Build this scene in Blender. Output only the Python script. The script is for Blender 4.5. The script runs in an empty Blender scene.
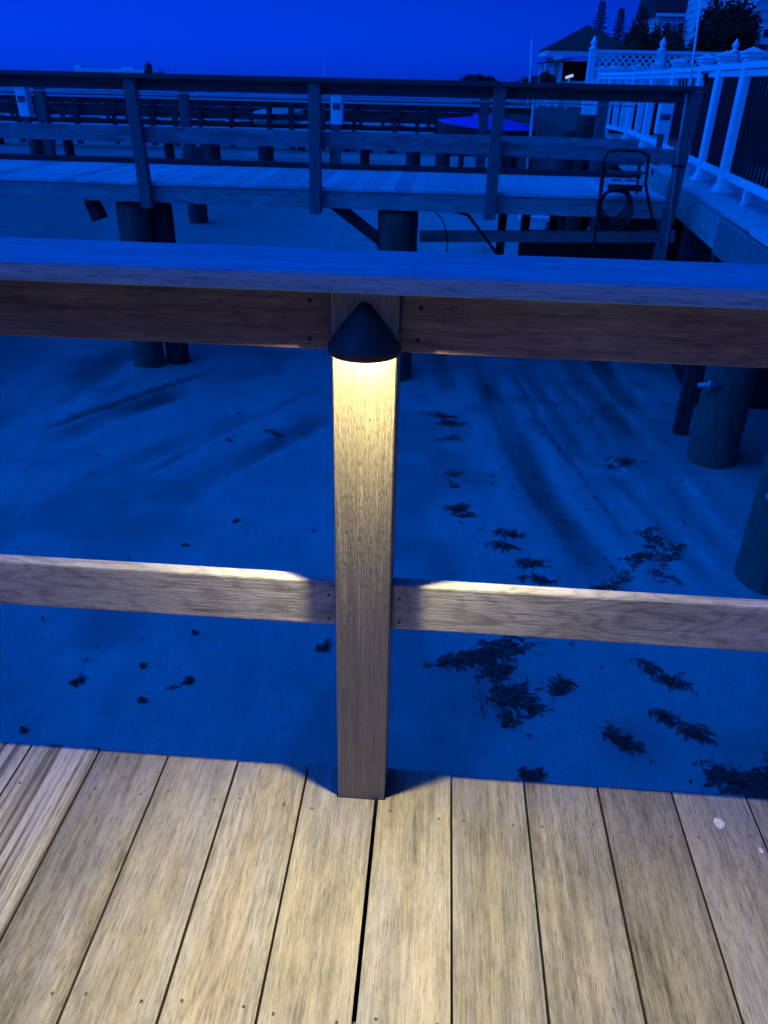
import bpy, bmesh, math, random
import numpy as np
from mathutils import Vector, Matrix, noise as mnoise
R = math.radians
rnd = random.Random(7)
scene = bpy.context.scene
col = bpy.data.collections.new("place"); scene.collection.children.link(col)

# ------------------------------------------------------------------ helpers
class MB:
    """collects shapes and links them as one mesh"""
    def __init__(s): s.v = []; s.f = []
    def add(s, vs, fs):
        n = len(s.v); s.v += [tuple(v) for v in vs]; s.f += [tuple(i + n for i in f) for f in fs]; return s
    def box(s, x0, x1, y0, y1, z0, z1):
        vs = [(x, y, z) for z in (z0, z1) for y in (y0, y1) for x in (x0, x1)]
        return s.add(vs, [(0,2,3,1),(4,5,7,6),(0,1,5,4),(2,6,7,3),(0,4,6,2),(1,3,7,5)])
    def bar(s, a, b, w, h, up=(0,0,1)):
        a = Vector(a); b = Vector(b); d = (b - a).normalized(); u = Vector(up)
        r = d.cross(u).normalized(); u = r.cross(d)
        vs = []
        for p in (a, b):
            for i, j in ((-1,-1),(1,-1),(1,1),(-1,1)): vs.append(p + r*(i*w/2) + u*(j*h/2))
        return s.add(vs, [(3,2,1,0),(4,5,6,7),(0,1,5,4),(1,2,6,5),(2,3,7,6),(3,0,4,7)])
    def tube(s, pts, rad, n=8, caps=True):
        pts = [Vector(p) for p in pts]; m = len(pts)
        rads = rad if isinstance(rad, (list, tuple)) else [rad]*m
        base = len(s.v); prev = None
        for i, p in enumerate(pts):
            d = (pts[min(i+1, m-1)] - pts[max(i-1, 0)]).normalized()
            if prev is None:
                a = Vector((0,0,1)) if abs(d.z) < .9 else Vector((1,0,0))
                r = d.cross(a).normalized()
            else:
                r = (prev - d*prev.dot(d)).normalized()
            prev = r; u = d.cross(r)
            for k in range(n):
                t = 2*math.pi*k/n
                s.v.append(tuple(p + (r*math.cos(t) + u*math.sin(t))*rads[i]))
        for i in range(m-1):
            for k in range(n):
                a = base+i*n+k; b = base+i*n+(k+1) % n
                s.f.append((a, b, b+n, a+n))
        if caps:
            s.f.append(tuple(base+k for k in reversed(range(n))))
            s.f.append(tuple(base+(m-1)*n+k for k in range(n)))
        return s
    def build(s, name, mat, parent=None, bevel=0, seg=2, smooth=False, loc=None):
        me = bpy.data.meshes.new(name)
        me.from_pydata(s.v, [], s.f); me.update()
        bm = bmesh.new(); bm.from_mesh(me)
        bmesh.ops.recalc_face_normals(bm, faces=bm.faces)
        if bevel:
            es = [e for e in bm.edges if len(e.link_faces) == 2 and e.calc_face_angle(0) > .5]
            bmesh.ops.bevel(bm, geom=es, offset=bevel, segments=seg, affect='EDGES', profile=.5, clamp_overlap=True)
        bm.to_mesh(me); bm.free()
        if smooth:
            for p in me.polygons: p.use_smooth = True
        if mat: me.materials.append(mat)
        o = bpy.data.objects.new(name, me); col.objects.link(o)
        if loc: o.location = loc
        if parent: o.parent = parent
        return o

def tag(o, label=None, cat=None, group=None, kind=None):
    if label: o['label'] = label
    if cat: o['category'] = cat
    if group: o['group'] = group
    if kind: o['kind'] = kind
    return o
def thing(name, label, cat, loc=(0,0,0), group=None):
    o = bpy.data.objects.new(name, None); o.empty_display_size = .1
    col.objects.link(o); o.location = loc
    return tag(o, label, cat, group)
def at(parent, o):
    """keep a mesh written in world coordinates in place under its parent"""
    o.parent = parent
    o.matrix_parent_inverse = Matrix.Translation(-Vector(parent.location))
    return o

# ------------------------------------------------------------------ materials
def new_mat(name):
    m = bpy.data.materials.new(name); m.use_nodes = True
    nt = m.node_tree; nt.nodes.clear()
    out = nt.nodes.new('ShaderNodeOutputMaterial'); b = nt.nodes.new('ShaderNodeBsdfPrincipled')
    nt.links.new(b.outputs[0], out.inputs[0])
    return m, nt, b
def N(nt, t, **kw):
    n = nt.nodes.new(t)
    for k, v in kw.items():
        if k.startswith('i_'):
            key = k[2:]; key = int(key) if key.isdigit() else key
            n.inputs[key].default_value = v
        else: setattr(n, k, v)
    return n
def ramp(nt, fac, stops, interp='LINEAR'):
    r = nt.nodes.new('ShaderNodeValToRGB'); r.color_ramp.interpolation = interp
    e = r.color_ramp.elements
    while len(e) > 1: e.remove(e[0])
    e[0].position = stops[0][0]; e[0].color = (*stops[0][1], 1)
    for p, c in stops[1:]:
        x = e.new(p); x.color = (*c, 1)
    nt.links.new(fac, r.inputs[0]); return r.outputs[0]
def g3(v): return (v, v, v)
def mixc(nt, fac, a, b, mode='MIX'):
    m = nt.nodes.new('ShaderNodeMix'); m.data_type = 'RGBA'; m.blend_type = mode
    for s, v in ((m.inputs[0], fac), (m.inputs[6], a), (m.inputs[7], b)):
        if hasattr(v, 'is_linked') or isinstance(v, bpy.types.NodeSocket): nt.links.new(v, s)
        else: s.default_value = v if isinstance(v, (int, float)) else (*v, 1)
    return m.outputs[2]

def wood(name, dark, light, axis='X', band=9., fine=170., blotch=.5, figure=0., stripes=0., rough=.78, bump=.25, knots=0., spec=.3, stretch=1.0, pores=.6, grey=0., plen=42.):
    """weathered timber, the grain runs along `axis` of the object"""
    m, nt, b = new_mat(name); L = nt.links.new
    tc = N(nt, 'ShaderNodeTexCoord'); oi = N(nt, 'ShaderNodeObjectInfo')
    off = N(nt, 'ShaderNodeVectorMath', operation='SCALE'); off.inputs[0].default_value = (37., 53., 71.)
    L(oi.outputs['Random'], off.inputs['Scale'])
    add = N(nt, 'ShaderNodeVectorMath', operation='ADD'); L(tc.outputs['Object'], add.inputs[0]); L(off.outputs[0], add.inputs[1])
    def mp(long, cross):
        mm = N(nt, 'ShaderNodeMapping'); s = [cross]*3; s['XYZ'.index(axis)] = long*stretch
        mm.inputs['Scale'].default_value = s; L(add.outputs[0], mm.inputs[0]); return mm.outputs[0]
    n1 = N(nt, 'ShaderNodeTexNoise', i_Scale=1., i_Detail=8., i_Roughness=.68, i_Distortion=.5); L(mp(1.7, band*5.), n1.inputs['Vector'])
    n2 = N(nt, 'ShaderNodeTexNoise', i_Scale=1., i_Detail=5., i_Roughness=.75); L(mp(7., fine*1.25), n2.inputs['Vector'])
    n3 = N(nt, 'ShaderNodeTexNoise', i_Scale=1., i_Detail=9., i_Roughness=.78, i_Distortion=.2); L(mp(6., 22.), n3.inputs['Vector'])
    # cathedral figure: rings cut obliquely
    wv = N(nt, 'ShaderNodeTexNoise', i_Scale=1., i_Detail=2., i_Roughness=.5); L(mp(3.2, 11.), wv.inputs['Vector'])
    mul = N(nt, 'ShaderNodeMath', operation='MULTIPLY', i_1=13.); L(wv.outputs[0], mul.inputs[0])
    fr = N(nt, 'ShaderNodeMath', operation='PINGPONG', i_1=.5); L(mul.outputs[0], fr.inputs[0])
    f1 = ramp(nt, n1.outputs[0], [(.3, g3(0)), (.7, g3(1))])
    f2 = ramp(nt, n2.outputs[0], [(.38, g3(0)), (.60, g3(1))])
    f3 = ramp(nt, n3.outputs[0], [(.33, g3(0)), (.68, g3(1))])
    ff = ramp(nt, fr.outputs[0], [(0, g3(0)), (.25, g3(.8)), (.5, g3(1))])
    a = mixc(nt, .42, f1, f2); a = mixc(nt, min(.6, .30*blotch/.5), a, f3)
    if figure: a = mixc(nt, figure, a, ff)
    if stripes:
        n4 = N(nt, 'ShaderNodeTexNoise', i_Scale=1., i_Detail=3., i_Roughness=.5, i_Distortion=.2); L(mp(1.1, 75.), n4.inputs['Vector'])
        a = mixc(nt, stripes, a, ramp(nt, n4.outputs[0], [(.40, g3(0)), (.58, g3(1))]))
    c = ramp(nt, a, [(.12, dark), (.5, tuple((x+y)/2 for x, y in zip(dark, light))), (.88, light)])
    if grey:                                   # sun-bleached silver patches
        n6 = N(nt, 'ShaderNodeTexNoise', i_Scale=1., i_Detail=5., i_Roughness=.6, i_Distortion=.3); L(mp(3., 14.), n6.inputs['Vector'])
        c = mixc(nt, mixc(nt, 1., ramp(nt, n6.outputs[0], [(.38, g3(0)), (.62, g3(grey))]), g3(1), 'MULTIPLY'), c, ramp(nt, a, [(.1, tuple(x*.9+.02 for x in (dark[1],)*3)), (.9, (light[1]*.92,)*3)]))
    # dark open pores running with the grain
    n5 = N(nt, 'ShaderNodeTexNoise', i_Scale=1., i_Detail=2., i_Roughness=.5); L(mp(plen, fine*2.7), n5.inputs['Vector'])
    pore = ramp(nt, n5.outputs[0], [(.30, g3(.32)), (.46, g3(1))])
    c = mixc(nt, pores, c, pore, 'MULTIPLY')
    if knots:
        vo = N(nt, 'ShaderNodeTexVoronoi', i_Scale=1.); L(mp(2.4, 5.), vo.inputs['Vector'])
        k = ramp(nt, vo.outputs['Distance'], [(0, g3(.25)), (.05, g3(.4)), (.1, g3(1))])
        c = mixc(nt, knots, c, k, 'MULTIPLY')
    # each board has its own tone
    tone = N(nt, 'ShaderNodeMapRange', i_3=.72, i_4=1.12); L(oi.outputs['Random'], tone.inputs[0])
    hv = N(nt, 'ShaderNodeHueSaturation'); L(tone.outputs[0], hv.inputs['Value']); L(c, hv.inputs['Color'])
    L(hv.outputs[0], b.inputs['Base Color'])
    b.inputs['Roughness'].default_value = rough; b.inputs['Specular IOR Level'].default_value = spec
    bp = N(nt, 'ShaderNodeBump', i_Strength=bump, i_Distance=.0015)
    h = mixc(nt, .35, f2, a); h = mixc(nt, .5, h, pore)
    L(h, bp.inputs['Height']); L(bp.outputs[0], b.inputs['Normal'])
    return m

def plain(name, c, rough=.6, metal=0., var=.15, scale=12., bump=.1, emit=0., spec=.5):
    m, nt, b = new_mat(name); L = nt.links.new
    tc = N(nt, 'ShaderNodeTexCoord')
    n = N(nt, 'ShaderNodeTexNoise', i_Scale=scale, i_Detail=6., i_Roughness=.65); L(tc.outputs['Object'], n.inputs['Vector'])
    lo = tuple(x*(1-var) for x in c); hi = tuple(min(1, x*(1+var)) for x in c)
    cc = ramp(nt, n.outputs[0], [(.3, lo), (.7, hi)])
    L(cc, b.inputs['Base Color'])
    b.inputs['Roughness'].default_value = rough; b.inputs['Metallic'].default_value = metal
    b.inputs['Specular IOR Level'].default_value = spec
    if bump:
        bp = N(nt, 'ShaderNodeBump', i_Strength=bump, i_Distance=.01); L(n.outputs[0], bp.inputs['Height']); L(bp.outputs[0], b.inputs['Normal'])
    if emit:
        b.inputs['Emission Color'].default_value = (*c, 1); b.inputs['Emission Strength'].default_value = emit
    return m

M = {}
M['deck']    = wood('deck_timber', (.10,.092,.07), (.43,.40,.295), 'Y', blotch=.75, pores=.45, bump=.7, grey=.75)
M['deck_b']  = wood('deck_timber_blotchy', (.055,.051,.04), (.38,.352,.26), 'Y', stripes=.15, blotch=1.0, bump=.7, grey=.75)
M['deck_s']  = wood('deck_timber_striped', (.075,.068,.052), (.53,.49,.345), 'Y', stripes=.62, bump=.7, grey=.75)
M['deck_f']  = wood('deck_timber_figured', (.11,.098,.072), (.405,.37,.265), 'Y', figure=.16, blotch=.6, bump=.7, grey=.75)
M['post']    = wood('post_timber', (.21,.19,.145), (.43,.39,.285), 'Z', blotch=.25, fine=260., bump=.8, pores=.42, plen=70.)
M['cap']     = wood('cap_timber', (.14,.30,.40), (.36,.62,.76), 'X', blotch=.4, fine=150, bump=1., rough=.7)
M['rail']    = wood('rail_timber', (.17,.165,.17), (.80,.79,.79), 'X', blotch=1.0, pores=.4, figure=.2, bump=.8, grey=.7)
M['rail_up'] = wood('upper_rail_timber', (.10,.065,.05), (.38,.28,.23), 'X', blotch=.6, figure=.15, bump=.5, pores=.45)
M['treated'] = wood('treated_timber', (.12,.15,.14), (.34,.40,.38), 'X', blotch=1., fine=60, band=4, bump=.6, rough=.85)
M['treated_z'] = wood('treated_post_timber', (.06,.08,.08), (.18,.22,.22), 'Z', blotch=.6, fine=60, band=4, bump=.6, rough=.85)
M['fascia']  = wood('fascia_timber', (.12,.20,.18), (.48,.64,.60), 'X', blotch=1., fine=60, band=5, bump=.6, rough=.85)
M['fascia_y'] = wood('side_fascia_timber', (.12,.20,.18), (.48,.64,.60), 'Y', blotch=1., fine=60, band=5, bump=.6, rough=.85)
M['farrail'] = wood('far_rail_timber', (.09,.10,.105), (.44,.49,.50), 'X', blotch=1., fine=60, band=5, bump=.5, rough=.85)
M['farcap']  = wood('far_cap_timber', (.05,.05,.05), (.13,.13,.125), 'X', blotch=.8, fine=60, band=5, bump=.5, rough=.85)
M['fardeck'] = wood('far_deck_timber', (.48,.50,.53), (.74,.77,.80), 'Y', blotch=.5, fine=80, bump=.4, rough=.75)
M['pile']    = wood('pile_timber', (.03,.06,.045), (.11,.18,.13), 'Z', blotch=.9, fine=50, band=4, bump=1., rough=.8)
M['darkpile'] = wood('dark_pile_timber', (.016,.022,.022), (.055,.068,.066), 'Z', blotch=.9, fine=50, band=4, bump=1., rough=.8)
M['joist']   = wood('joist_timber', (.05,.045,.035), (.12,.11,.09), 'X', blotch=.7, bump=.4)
M['bronze']  = plain('dark_bronze_metal', (.035,.033,.034), .6, .2, .3, 60, .1)
M['black']   = plain('black_rubber', (.012,.012,.012), .6, 0, .3, 30, .1)
M['steel']   = plain('galvanised_steel', (.34,.35,.36), .45, .7, .2, 40, .05)
M['vinyl']   = plain('white_vinyl', (.86,.87,.88), .45, 0, .05, 4, .02)
M['greymet'] = plain('grey_painted_metal', (.10,.11,.12), .5, .2, .2, 30, .05)
M['whitepaint'] = plain('white_paint', (.80,.81,.82), .55, 0, .08, 6, .05)
M['shore']   = plain('shore_marsh', (.045,.055,.05), .9, 0, .5, .2, .3)
M['siding']  = plain('pale_siding', (.55,.57,.58), .7, 0, .06, 3, .05)
M['roof']    = plain('dark_roof_shingle', (.055,.035,.03), .9, 0, .35, 9, .5)
M['roof_b']  = plain('black_roof_shingle', (.02,.02,.024), .9, 0, .35, 9, .5)
M['glass']   = plain('dark_window_glass', (.01,.012,.015), .15, 0, .1, 3, 0)
M['bluetarp'] = plain('blue_tarpaulin', (.03,.07,.55), .5, 0, .2, 3, .3)
M['hull']    = plain('pale_boat_hull', (.42,.44,.38), .4, 0, .1, 2, .05)
M['darkhull'] = plain('dark_boat_hull', (.03,.03,.04), .4, 0, .2, 2, .05)
M['leaf']    = plain('evergreen_leaf', (.018,.030,.016), .8, 0, .5, 2, 0, spec=.2)
M['leaf_p']  = plain('conifer_needle', (.035,.055,.035), .8, 0, .5, 2, 0, spec=.2)
M['bark']    = plain('tree_bark', (.05,.04,.03), .9, 0, .4, 8, .5)
M['weed']    = plain('dry_seaweed', (.07,.062,.05), .8, 0, .7, 40, .3, spec=.25)
M['soil']    = plain('garden_soil', (.08,.07,.055), .95, 0, .4, 3, .5)
M['gap_shade']   = plain('board_gap_shade', (.03,.026,.02), .9, 0, .4, 60, .3)
M['stain']   = plain('dried_white_stain', (.62,.60,.55), .8, 0, .25, 160, .3)
M['screw']   = plain('deck_screw_steel', (.13,.105,.085), .5, .5, .3, 90, .05)
M['knot']    = plain('rail_bolt_head', (.03,.025,.02), .6, .5, .4, 90, .1)

# lamp lens: the only surface of the place that glows
m, nt, b = new_mat('lamp_lens'); b.inputs['Base Color'].default_value = (.9,.9,.85,1)
b.inputs['Emission Color'].default_value = (1,.86,.55,1); b.inputs['Emission Strength'].default_value = 14
M['lens'] = m

# ------------------------------------------------------------------ ground
def seg_d(PX, PY, pts):
    """distance to a polyline and 0..1 position along it"""
    best = np.full(PX.shape, 1e9); tt = np.zeros(PX.shape); n = len(pts)-1
    for i in range(n):
        ax, ay = pts[i]; bx, by = pts[i+1]; dx, dy = bx-ax, by-ay
        t = np.clip(((PX-ax)*dx + (PY-ay)*dy)/(dx*dx+dy*dy), 0, 1)
        d = np.hypot(PX-ax-t*dx, PY-ay-t*dy)
        k = d < best; best[k] = d[k]; tt[k] = (i+t[k])/n
    return best, tt
def vnoise(x, y, s, seed):
    """smooth value noise"""
    rs = np.random.RandomState(seed); T = rs.rand(256, 256)
    X = x*s; Y = y*s; xi = np.floor(X).astype(int); yi = np.floor(Y).astype(int)
    fx = X-xi; fy = Y-yi; fx = fx*fx*(3-2*fx); fy = fy*fy*(3-2*fy)
    g = lambda a, b: T[a % 256, b % 256]
    return (g(xi,yi)*(1-fx)+g(xi+1,yi)*fx)*(1-fy)+(g(xi,yi+1)*(1-fx)+g(xi+1,yi+1)*fx)*fy
def grow(a, step, f, lim):
    out = []; x = a
    while abs(x) < lim: step *= f; x += step; out.append(x)
    return out
GZ = -1.45
xs = np.array(list(reversed(grow(-7.5, -.05, 1.14, 3000))) + list(np.arange(-7.5, 5.5, .036)) + grow(5.5, .05, 1.14, 3000))
ys = np.array(list(reversed(grow(-.5, -.08, 1.3, 300))) + list(np.arange(-.5, 11.5, .036)) + grow(11.5, .04, 1.05, 60) + [62+4*k for k in range(10)] + grow(104, 5, 1.3, 4000))
PX, PY = np.meshgrid(xs, ys)
# ruts left in the sand: points, half width, depth
ruts = [([(.66,7.6),(.64,6.4),(.80,5.2),(.92,4.3),(1.06,3.7),(1.22,3.0),(1.35,2.2)], .13, .030),
        ([(1.02,8.2),(1.12,6.6),(1.30,5.2),(1.42,4.3)], .07, .016),
        ([(1.55,8.4),(1.62,7.0),(1.80,5.4),(1.95,4.3),(2.06,2.9)], .11, .028),
        ([(1.88,7.6),(1.93,6.6),(2.05,5.6)], .10, .030),
        ([(1.45,4.9),(1.66,4.1),(1.80,3.5),(1.93,2.85)], .06, .034),
        ([(2.0,4.5),(2.05,3.8),(2.10,3.3)], .06, .03),
        ([(-.70,5.7),(-1.0,5.1),(-1.30,4.6),(-1.62,4.0),(-1.72,3.4)], .13, .026),
        ([(-1.35,5.6),(-1.75,5.0),(-2.1,4.4),(-2.6,3.6)], .12, .018),
        ([(-3.2,7.4),(-3.35,6.2),(-3.5,5.2),(-3.9,4.2)], .22, .035),
        ([(-2.3,6.0),(-2.7,5.2),(-3.0,4.4)], .16, .018),
        ([(.12,7.8),(.2,6.8),(.3,6.0)], .10, .014),
        ([(.52,8.2),(.60,6.6),(.74,5.0),(.98,3.7)], .035, .012), ([(.85,8.0),(.95,6.4),(1.18,4.9),(1.40,3.9),(1.52,3.2)], .03, .012),
        ([(1.22,7.8),(1.38,6.3),(1.62,4.9),(1.80,4.0),(1.9,3.4)], .03, .012), ([(1.72,8.2),(1.80,6.8),(1.98,5.4)], .035, .014),
        ([(-.2,5.6),(-.45,4.7),(-.8,3.8)], .04, .01), ([(-1.0,6.2),(-1.5,5.2),(-1.9,4.4),(-2.1,3.8)], .04, .012), ([(-2.0,6.8),(-2.7,5.6),(-3.2,4.6)], .05, .014)]
h = (vnoise(PX, PY, .5, 1)-.5)*.07 + (vnoise(PX, PY, 1.7, 2)-.5)*.026 + (vnoise(PX+PY*.2, PY*.35, 6., 3)-.5)*.011 + (vnoise(PX, PY, 11., 4)-.5)*.006
wet = np.zeros_like(h)
brk = np.clip(vnoise(PX, PY*.55, 2.6, 8)*1.3-.05, 0, 1)
for i, (pts, w, dp) in enumerate(ruts):
    d, t = seg_d(PX + (vnoise(PX, PY*.6, 3., 11+i)-.5)*.06 + (vnoise(PX, PY, 14., 61+i)-.5)*.03, PY, pts)
    env = np.clip(np.minimum(t, 1-t)*5, 0, 1)
    gk = np.exp(-(d/w)**4)*env
    h -= .8*dp*gk*(.5+brk*.6); h += dp*.25*np.exp(-((d-1.9*w)/(w*.55))**2)*env
    wet = np.maximum(wet, gk*(brk*1.1+.15))
# low damp area to the far left and mottled damp patches
low = 1/(1+np.exp((PX+3.9+.25*(PY-6))/.28)); low *= 1/(1+np.exp(-(PY-4.9)/.5))
wet = np.maximum(wet, low*.9); h -= low*.10
low2 = 1/(1+np.exp(-(PY-9.4-(vnoise(PX,PY,.6,21)-.5)*4)/.6))*1/(1+np.exp((PX+2.2)/.9)); wet = np.maximum(wet, low2*.75)
mot = np.clip((vnoise(PX, PY*.55, 1.1, 31)*.6 + vnoise(PX, PY, 3.7, 32)*.4 - .53)*3.4, 0, .6)
wet = np.maximum(wet, mot)
wet = np.where(PY > 30, np.clip((PY-30)/60, 0, .7) + .5*(vnoise(PX, PY*3, .06, 41) > .55), wet)
h -= np.clip((PY-60)/60, 0, 1)*1.4
Zg = GZ + h
ny, nx = PX.shape
vv = np.stack([PX, PY, Zg], -1).reshape(-1, 3).astype(np.float32)
idx = np.arange(nx*ny).reshape(ny, nx)
q = np.stack([idx[:-1,:-1], idx[:-1,1:], idx[1:,1:], idx[1:,:-1]], -1).reshape(-1, 4)
me = bpy.data.meshes.new('sand_beach')
me.vertices.add(len(vv)); me.vertices.foreach_set('co', vv.ravel())
me.loops.add(q.size); me.loops.foreach_set('vertex_index', q.ravel().astype(np.int32))
me.polygons.add(len(q)); me.polygons.foreach_set('loop_start', (np.arange(len(q))*4).astype(np.int32)); me.polygons.foreach_set('loop_total', np.full(len(q), 4, np.int32))
me.polygons.foreach_set('use_smooth', np.ones(len(q), bool))
me.update(calc_edges=True)
at_ = me.attributes.new('wet', 'FLOAT', 'POINT'); at_.data.foreach_set('value', wet.ravel().astype(np.float32))
sand = bpy.data.objects.new('sand_beach', me); col.objects.link(sand); tag(sand, kind='structure')
m, nt, b = new_mat('beach_sand'); L = nt.links.new
tc = N(nt, 'ShaderNodeTexCoord'); an = N(nt, 'ShaderNodeAttribute', attribute_name='wet')
n1 = N(nt, 'ShaderNodeTexNoise', i_Scale=7., i_Detail=8., i_Roughness=.7); L(tc.outputs['Object'], n1.inputs['Vector'])
n2 = N(nt, 'ShaderNodeTexNoise', i_Scale=90., i_Detail=4., i_Roughness=.7); L(tc.outputs['Object'], n2.inputs['Vector'])
n3 = N(nt, 'ShaderNodeTexNoise', i_Scale=1.1, i_Detail=4., i_Roughness=.6); L(tc.outputs['Object'], n3.inputs['Vector'])
mp_ = N(nt, 'ShaderNodeMapping'); mp_.inputs['Scale'].default_value = (16, 3, 3); L(tc.outputs['Object'], mp_.inputs[0])
n4 = N(nt, 'ShaderNodeTexNoise', i_Scale=1., i_Detail=5., i_Roughness=.65, i_Distortion=.5); L(mp_.outputs[0], n4.inputs['Vector'])
dry = ramp(nt, n3.outputs[0], [(.3, (.38,.365,.335)), (.7, (.48,.465,.43))])
dry = mixc(nt, .35, dry, ramp(nt, n1.outputs[0], [(.3, (.30,.29,.265)), (.7, (.52,.505,.47))]))
dry = mixc(nt, .25, dry, ramp(nt, n4.outputs[0], [(.35, (.28,.27,.25)), (.65, (.50,.485,.45))]))
grit = ramp(nt, n2.outputs[0], [(.30, g3(.45)), (.50, g3(1))])
dry = mixc(nt, .6, dry, grit, 'MULTIPLY')
wf = N(nt, 'ShaderNodeMath', operation='MULTIPLY_ADD', i_1=1.0, i_2=-.1); L(an.outputs['Fac'], wf.inputs[0])
wf2 = N(nt, 'ShaderNodeMath', operation='MULTIPLY'); L(wf.outputs[0], wf2.inputs[0])
L(ramp(nt, n1.outputs[0], [(.25, g3(.45)), (.6, g3(1))]), wf2.inputs[1])
wfc = N(nt, 'ShaderNodeClamp'); L(wf2.outputs[0], wfc.inputs[0])
cc = mixc(nt, wfc.outputs[0], dry, (.13,.125,.11)); L(cc, b.inputs['Base Color'])
b.inputs['Roughness'].default_value = .92; b.inputs['Specular IOR Level'].default_value = .15
bp = N(nt, 'ShaderNodeBump', i_Strength=.8, i_Distance=.02); L(mixc(nt, .4, n1.outputs[0], n2.outputs[0]), bp.inputs['Height']); L(bp.outputs[0], b.inputs['Normal'])
me.materials.append(m)

# water of the bay
m, nt, b = new_mat('bay_water'); L = nt.links.new
b.inputs['Base Color'].default_value = (.02,.035,.05,1); b.inputs['Roughness'].default_value = .12; b.inputs['IOR'].default_value = 1.33
tc = N(nt, 'ShaderNodeTexCoord'); mp_ = N(nt, 'ShaderNodeMapping'); mp_.inputs['Scale'].default_value = (.5, 1.4, 1); L(tc.outputs['Object'], mp_.inputs[0])
n1 = N(nt, 'ShaderNodeTexNoise', i_Scale=1., i_Detail=5., i_Roughness=.6); L(mp_.outputs[0], n1.inputs['Vector'])
bp = N(nt, 'ShaderNodeBump', i_Strength=.5, i_Distance=.15); L(n1.outputs[0], bp.inputs['Height']); L(bp.outputs[0], b.inputs['Normal'])
w = MB(); w.add([(-3000,55,-1.62),(3000,55,-1.62),(3000,4000,-1.62),(-3000,4000,-1.62)], [(0,1,2,3)])
tag(w.build('bay_water', m), kind='structure')

# ------------------------------------------------------------------ near deck
E_, X0, SP, BW, TH = .073, .0305, .1425, .1392, .025
deck = thing('timber_deck', 'weathered timber deck of wide boards lit by the post lamp', 'deck')
mats = {-5:'deck_s', -4:'deck_s', -3:'deck_b', -2:'deck', -1:'deck_f', 0:'deck', 1:'deck', 2:'deck', 3:'deck_b', 4:'deck_b', 5:'deck_f'}
for k in range(-13, 14):                    # board k lies left of joint k
    xr = X0 + k*SP - .002; xl = xr - BW
    y1 = E_ + rnd.uniform(-.003, .003)
    lo = -1.75
    if k == 1: xr -= .0; xl += .001
    mb = MB()
    cx = (xl+xr)/2
    if k == 0: xr -= .002
    if k in (0, 1) :
        # notched round the post
        a, c = (-.0465, .0465)
        if k == 0: mb.box(xl-cx, a-.001-cx, lo, y1, -TH, 0); mb.box(a-.001-cx, xr-cx, lo, -.0015, -TH, 0)
        else:      mb.box(xl-cx, c+.001-cx, lo, -.0015, -TH, 0); mb.box(c+.001-cx, xr-cx, lo, y1, -TH, 0)
        # merge the L so that no seam shows
        mb = MB(); z0, z1 = -TH, 0
        if k == 0: P = [(xl-cx,lo),(xr-cx,lo),(xr-cx,-.0015),(a-cx,-.0015),(a-cx,y1),(xl-cx,y1)]
        else:      P = [(xl-cx,lo),(xr-cx,lo),(xr-cx,y1),(c-cx,y1),(c-cx,-.0015),(xl-cx,-.0015)]
        mb.add([(x,y,z0) for x,y in P]+[(x,y,z1) for x,y in P], [tuple(reversed(range(6))), tuple(range(6,12))]+[(i,(i+1)%6,(i+1)%6+6,i+6) for i in range(6)])
    else:
        mb.box(xl-cx, xr-cx, lo, y1, -TH, 0)
    tilt = rnd.uniform(-.0015, .0015)
    o = mb.build('deck_board', M[mats.get(k, 'deck' if k % 2 else 'deck_f')], deck, bevel=.0016, seg=2, loc=(cx, 0, tilt))
    o.data.materials.append(M['gap_shade'])                 # shade of the gaps painted dark onto the board sides
    for p_ in o.data.polygons:
        if abs(p_.normal.x) > .8: p_.material_index = 1
    if k == -4: o['label'] = 'deck board with strong pale and dark stripes'
    if -6 <= k <= 6:
        for yy in (-.028, -.395, -.80):
            for dx in (-.045, .045):
                if k in (0, 1) and yy > -.1 and abs(cx+dx) < .05: continue
                s = MB(); x = dx + rnd.uniform(-.006,.006); y = yy + rnd.uniform(-.008,.008)
                rr = .0026; n = 10
                s.add([(0,0,-.0005)] + [(rr*.75*math.cos(t*2*math.pi/n), rr*.75*math.sin(t*2*math.pi/n), .0007) for t in range(n)] + [(rr*math.cos(t*2*math.pi/n), rr*math.sin(t*2*math.pi/n), .0001) for t in range(n)],
                      [(0, 1+t, 1+(t+1) % n) for t in range(n)] + [(1+t, 1+n+t, 1+n+(t+1) % n, 1+(t+1) % n) for t in range(n)])
                s.build('screw', M['screw'], o, loc=(x, y, .0004))
    if k == 5:
        s = MB(); n = 26; ring = []
        for t in range(n):
            a = 2*math.pi*t/n; q_ = 1+.08*math.sin(3*a+1)+.05*math.sin(7*a)
            ring.append((.0095*q_*math.cos(a), .012*q_*math.sin(a), .0006))
        inner = [(x*.5, y*.5, .0012) for x, y, z in ring]
        s.add(ring+inner+[(0,0,.0006)], [(i,(i+1)%n,(i+1)%n+n,i+n) for i in range(n)]+[(n+i,n+(i+1)%n,2*n) for i in range(n)])
        s.build('stain', M['stain'], o, loc=(.0, .002, .0003))
        s = MB(); s.add([(.004*math.cos(t*.8)*(1+.3*math.sin(t*3)), .006*math.sin(t*.8), .0006) for t in range(8)], [tuple(range(8))]); s.build('stain', M['stain'], o, loc=(.058,-.05,.0003))
for y0, y1 in ((E_-.062, E_-.024), (-.42, -.382), (-.82, -.782), (-1.22,-1.182)):
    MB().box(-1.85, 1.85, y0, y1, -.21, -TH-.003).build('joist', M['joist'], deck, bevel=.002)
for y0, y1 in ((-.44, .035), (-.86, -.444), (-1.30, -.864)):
    MB().box(-1.85, 1.85, y0, y1, -.25, -.213).build('beam', M['darkpile'], deck, bevel=.002)  # added wide dark planks, hidden below, that keep the board gaps dark
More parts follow.
